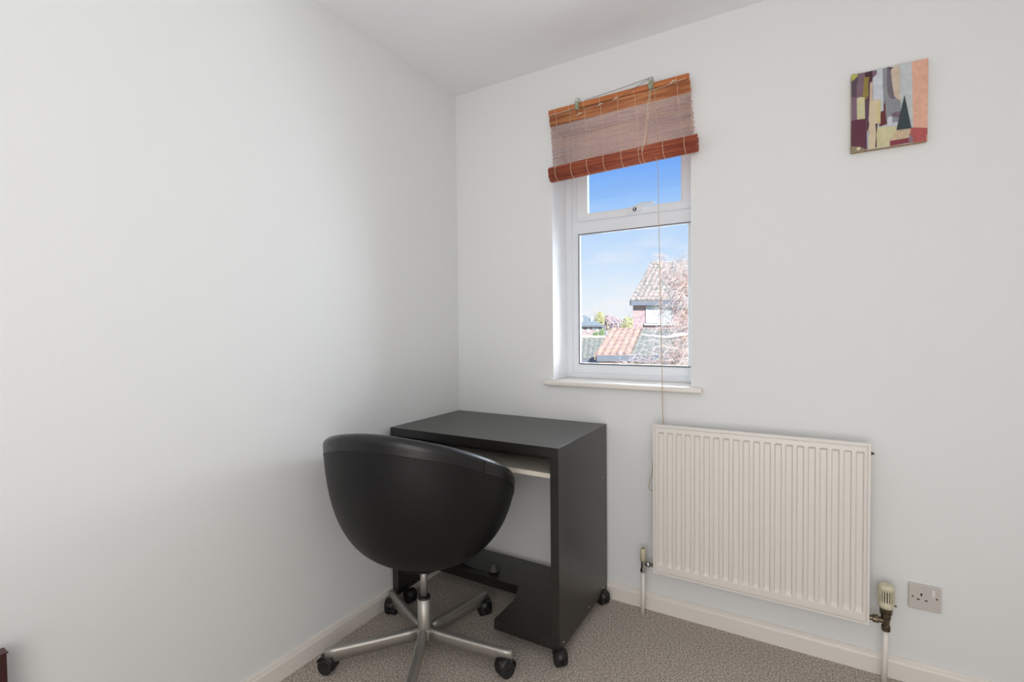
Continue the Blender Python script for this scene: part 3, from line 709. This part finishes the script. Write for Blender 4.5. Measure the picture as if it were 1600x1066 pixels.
# trees
def leaf_cloud(b, c, rx, rz_, n, s, rnd, mi=0):
    for _ in range(n):
        while True:
            q = Vector((rnd.uniform(-1, 1), rnd.uniform(-1, 1), rnd.uniform(-1, 1)))
            if .35 < q.length < 1: break
        p = c+Vector((q.x*rx, q.y*rx, q.z*rz_)); a = Vector((rnd.gauss(0, 1), rnd.gauss(0, 1), rnd.gauss(0, 1))).normalized()*s; t = a.orthogonal().normalized()*s*.6
        f = b.faces.new([b.verts.new(k) for k in (p-a, p+t, p+a, p-t)]); f.material_index = mi
def grow(b, p, d, ln, r, depth, rnd, droop=.0, tips=None, spread=.6, seg=5, sides=5):
    pts = [p.copy()]; rs = [r]
    for i in range(seg):
        d = (d+Vector((rnd.gauss(0, .16), rnd.gauss(0, .16), rnd.gauss(0, .14)-droop))).normalized(); p = p+d*(ln/seg); pts.append(p.copy()); rs.append(r*(1-.7*(i+1)/seg))
    tube(b, pts, rs, sides if depth > 1 else 3, cap=False)
    if tips is not None: tips.append(pts[-1]); tips.append(pts[2])
    if depth > 0:
        for k in range(4 if depth > 1 else 5):
            i = rnd.randint(1, seg); q = pts[i]
            dd = (d+Vector((rnd.gauss(0, spread), rnd.gauss(0, spread), rnd.gauss(0, spread)))).normalized()
            grow(b, q, dd, ln*rnd.uniform(.45, .7), max(.0048, rs[i]*.6), depth-1, rnd, droop, tips, spread, seg, sides)
def far_tree(name, label, px, pybase, pytop, d, m, rnd, halfpx):
    top = at(px, pytop, d); base = Vector((top.x, top.y, GZ)); base.z += .02; h = top.z-GZ; t = tag(empty(name, base), label, 'tree', None)
    b = nb(); tips = []
    grow(b, base+Vector((0, 0, 0)), Vector((0, 0, 1)), h*.8, h*.03, 2, rnd, 0, tips, .35)
    bmesh.ops.translate(b, verts=b.verts, vec=-base)
    for v_ in b.verts: v_.co.z = max(v_.co.z, .0)
    obj('trunk', b, 'bark', t)
    b = nb(); rx = halfpx*d/FPX; cc = at(px, (pytop+pybase)/2, d); rz_ = abs(top.z-cc.z)
    for _ in range(7):
        off = Vector((rnd.uniform(-.5, .5)*rx, rnd.uniform(-.5, .5)*rx, rnd.uniform(-.45, .35)*rz_)); leaf_cloud(b, cc+off, rx*.55, rz_*.6, 170, d*.0035, rnd)
    bmesh.ops.translate(b, verts=b.verts, vec=-base); obj('foliage', b, m, t, fix=False)
r_ = random.Random(11)
far_tree('birch_tree', 'slender pale yellow-green tree top beside the distant slate-roofed house', 938, 512, 485, 70, 'leaf_yellow', r_, 6)
far_tree('bare_tree', 'greyish bare-looking tree right of the pale slender tree top', 952, 516, 491, 74, 'leaf_mauve', r_, 9)
far_tree('bare_tree', 'wide mauve tree crown behind the ridge of the orange roof', 966, 520, 494, 66, 'leaf_mauve', r_, 15)
far_tree('yellow_tree', 'bright yellow tree against the left wall of the big brick house', 980, 520, 494, 45, 'leaf_yellow', r_, 9)
far_tree('green_shrub', 'round green shrub in front of the distant slate-roofed house, the left one', 932, 527, 518.5, 40, 'leaf_green', r_, 4)
far_tree('green_shrub', 'taller green shrub in front of the distant slate-roofed house, the right one', 941, 527, 515, 42, 'leaf_green', r_, 4)
# near bare tree with fine twigs
r_ = random.Random(5)
base = at(1112, 600, 9.5); base.z = GZ+.06
nt_ = tag(empty('twiggy_tree', base), 'pale sunlit tree with a tangle of bare twigs in front of the brick house', 'tree')
b = nb(); tr_pts = [base+Vector((0, 0, z))+rh*(.10*math.sin(z*1.3)) for z in (0, .9, 1.8, 2.7, 3.6, 4.5, 5.4)]
tube(b, tr_pts, [.13, .12, .10, .09, .07, .05, .03], 9)
tips = []
for i in range(64):
    z = r_.uniform(2.5, 4.9); p = base+Vector((0, 0, z)); ln = r_.uniform(.55, 1.0)*(1.15 if z < 3.7 else .85)
    dd = (rh*(1.0 if i % 5 == 4 else -1.0)+fh*r_.uniform(-.5, .5)+Vector((0, 0, r_.uniform(-.35, .35)))).normalized()
    grow(b, p, dd, ln, r_.uniform(.016, .028), 3, r_, .03, tips, .62)
p0, p1 = at(1075, 521, 9.3), at(1000, 523, 9.1)
tube(b, [at(1128, 512, 9.5), p0, at(1040, 527, 9.2), p1], [.06, .045, .028, .012], 7)
bmesh.ops.translate(b, verts=b.verts, vec=-base); obj('branches', b, 'twig', nt_)
b = nb()
for q in tips:
    if r_.random() < .14:
        for _ in range(2):
            p = q+Vector((r_.gauss(0, .05), r_.gauss(0, .05), r_.gauss(0, .05))); a = Vector((r_.gauss(0, 1), r_.gauss(0, 1), r_.gauss(0, 1))).normalized()*.014; t = a.orthogonal().normalized()*.009
            b.faces.new([b.verts.new(k) for k in (p-a, p+t, p+a, p-t)])
bmesh.ops.translate(b, verts=b.verts, vec=-base); obj('leaves', b, 'leaf_pink', nt_, fix=False)
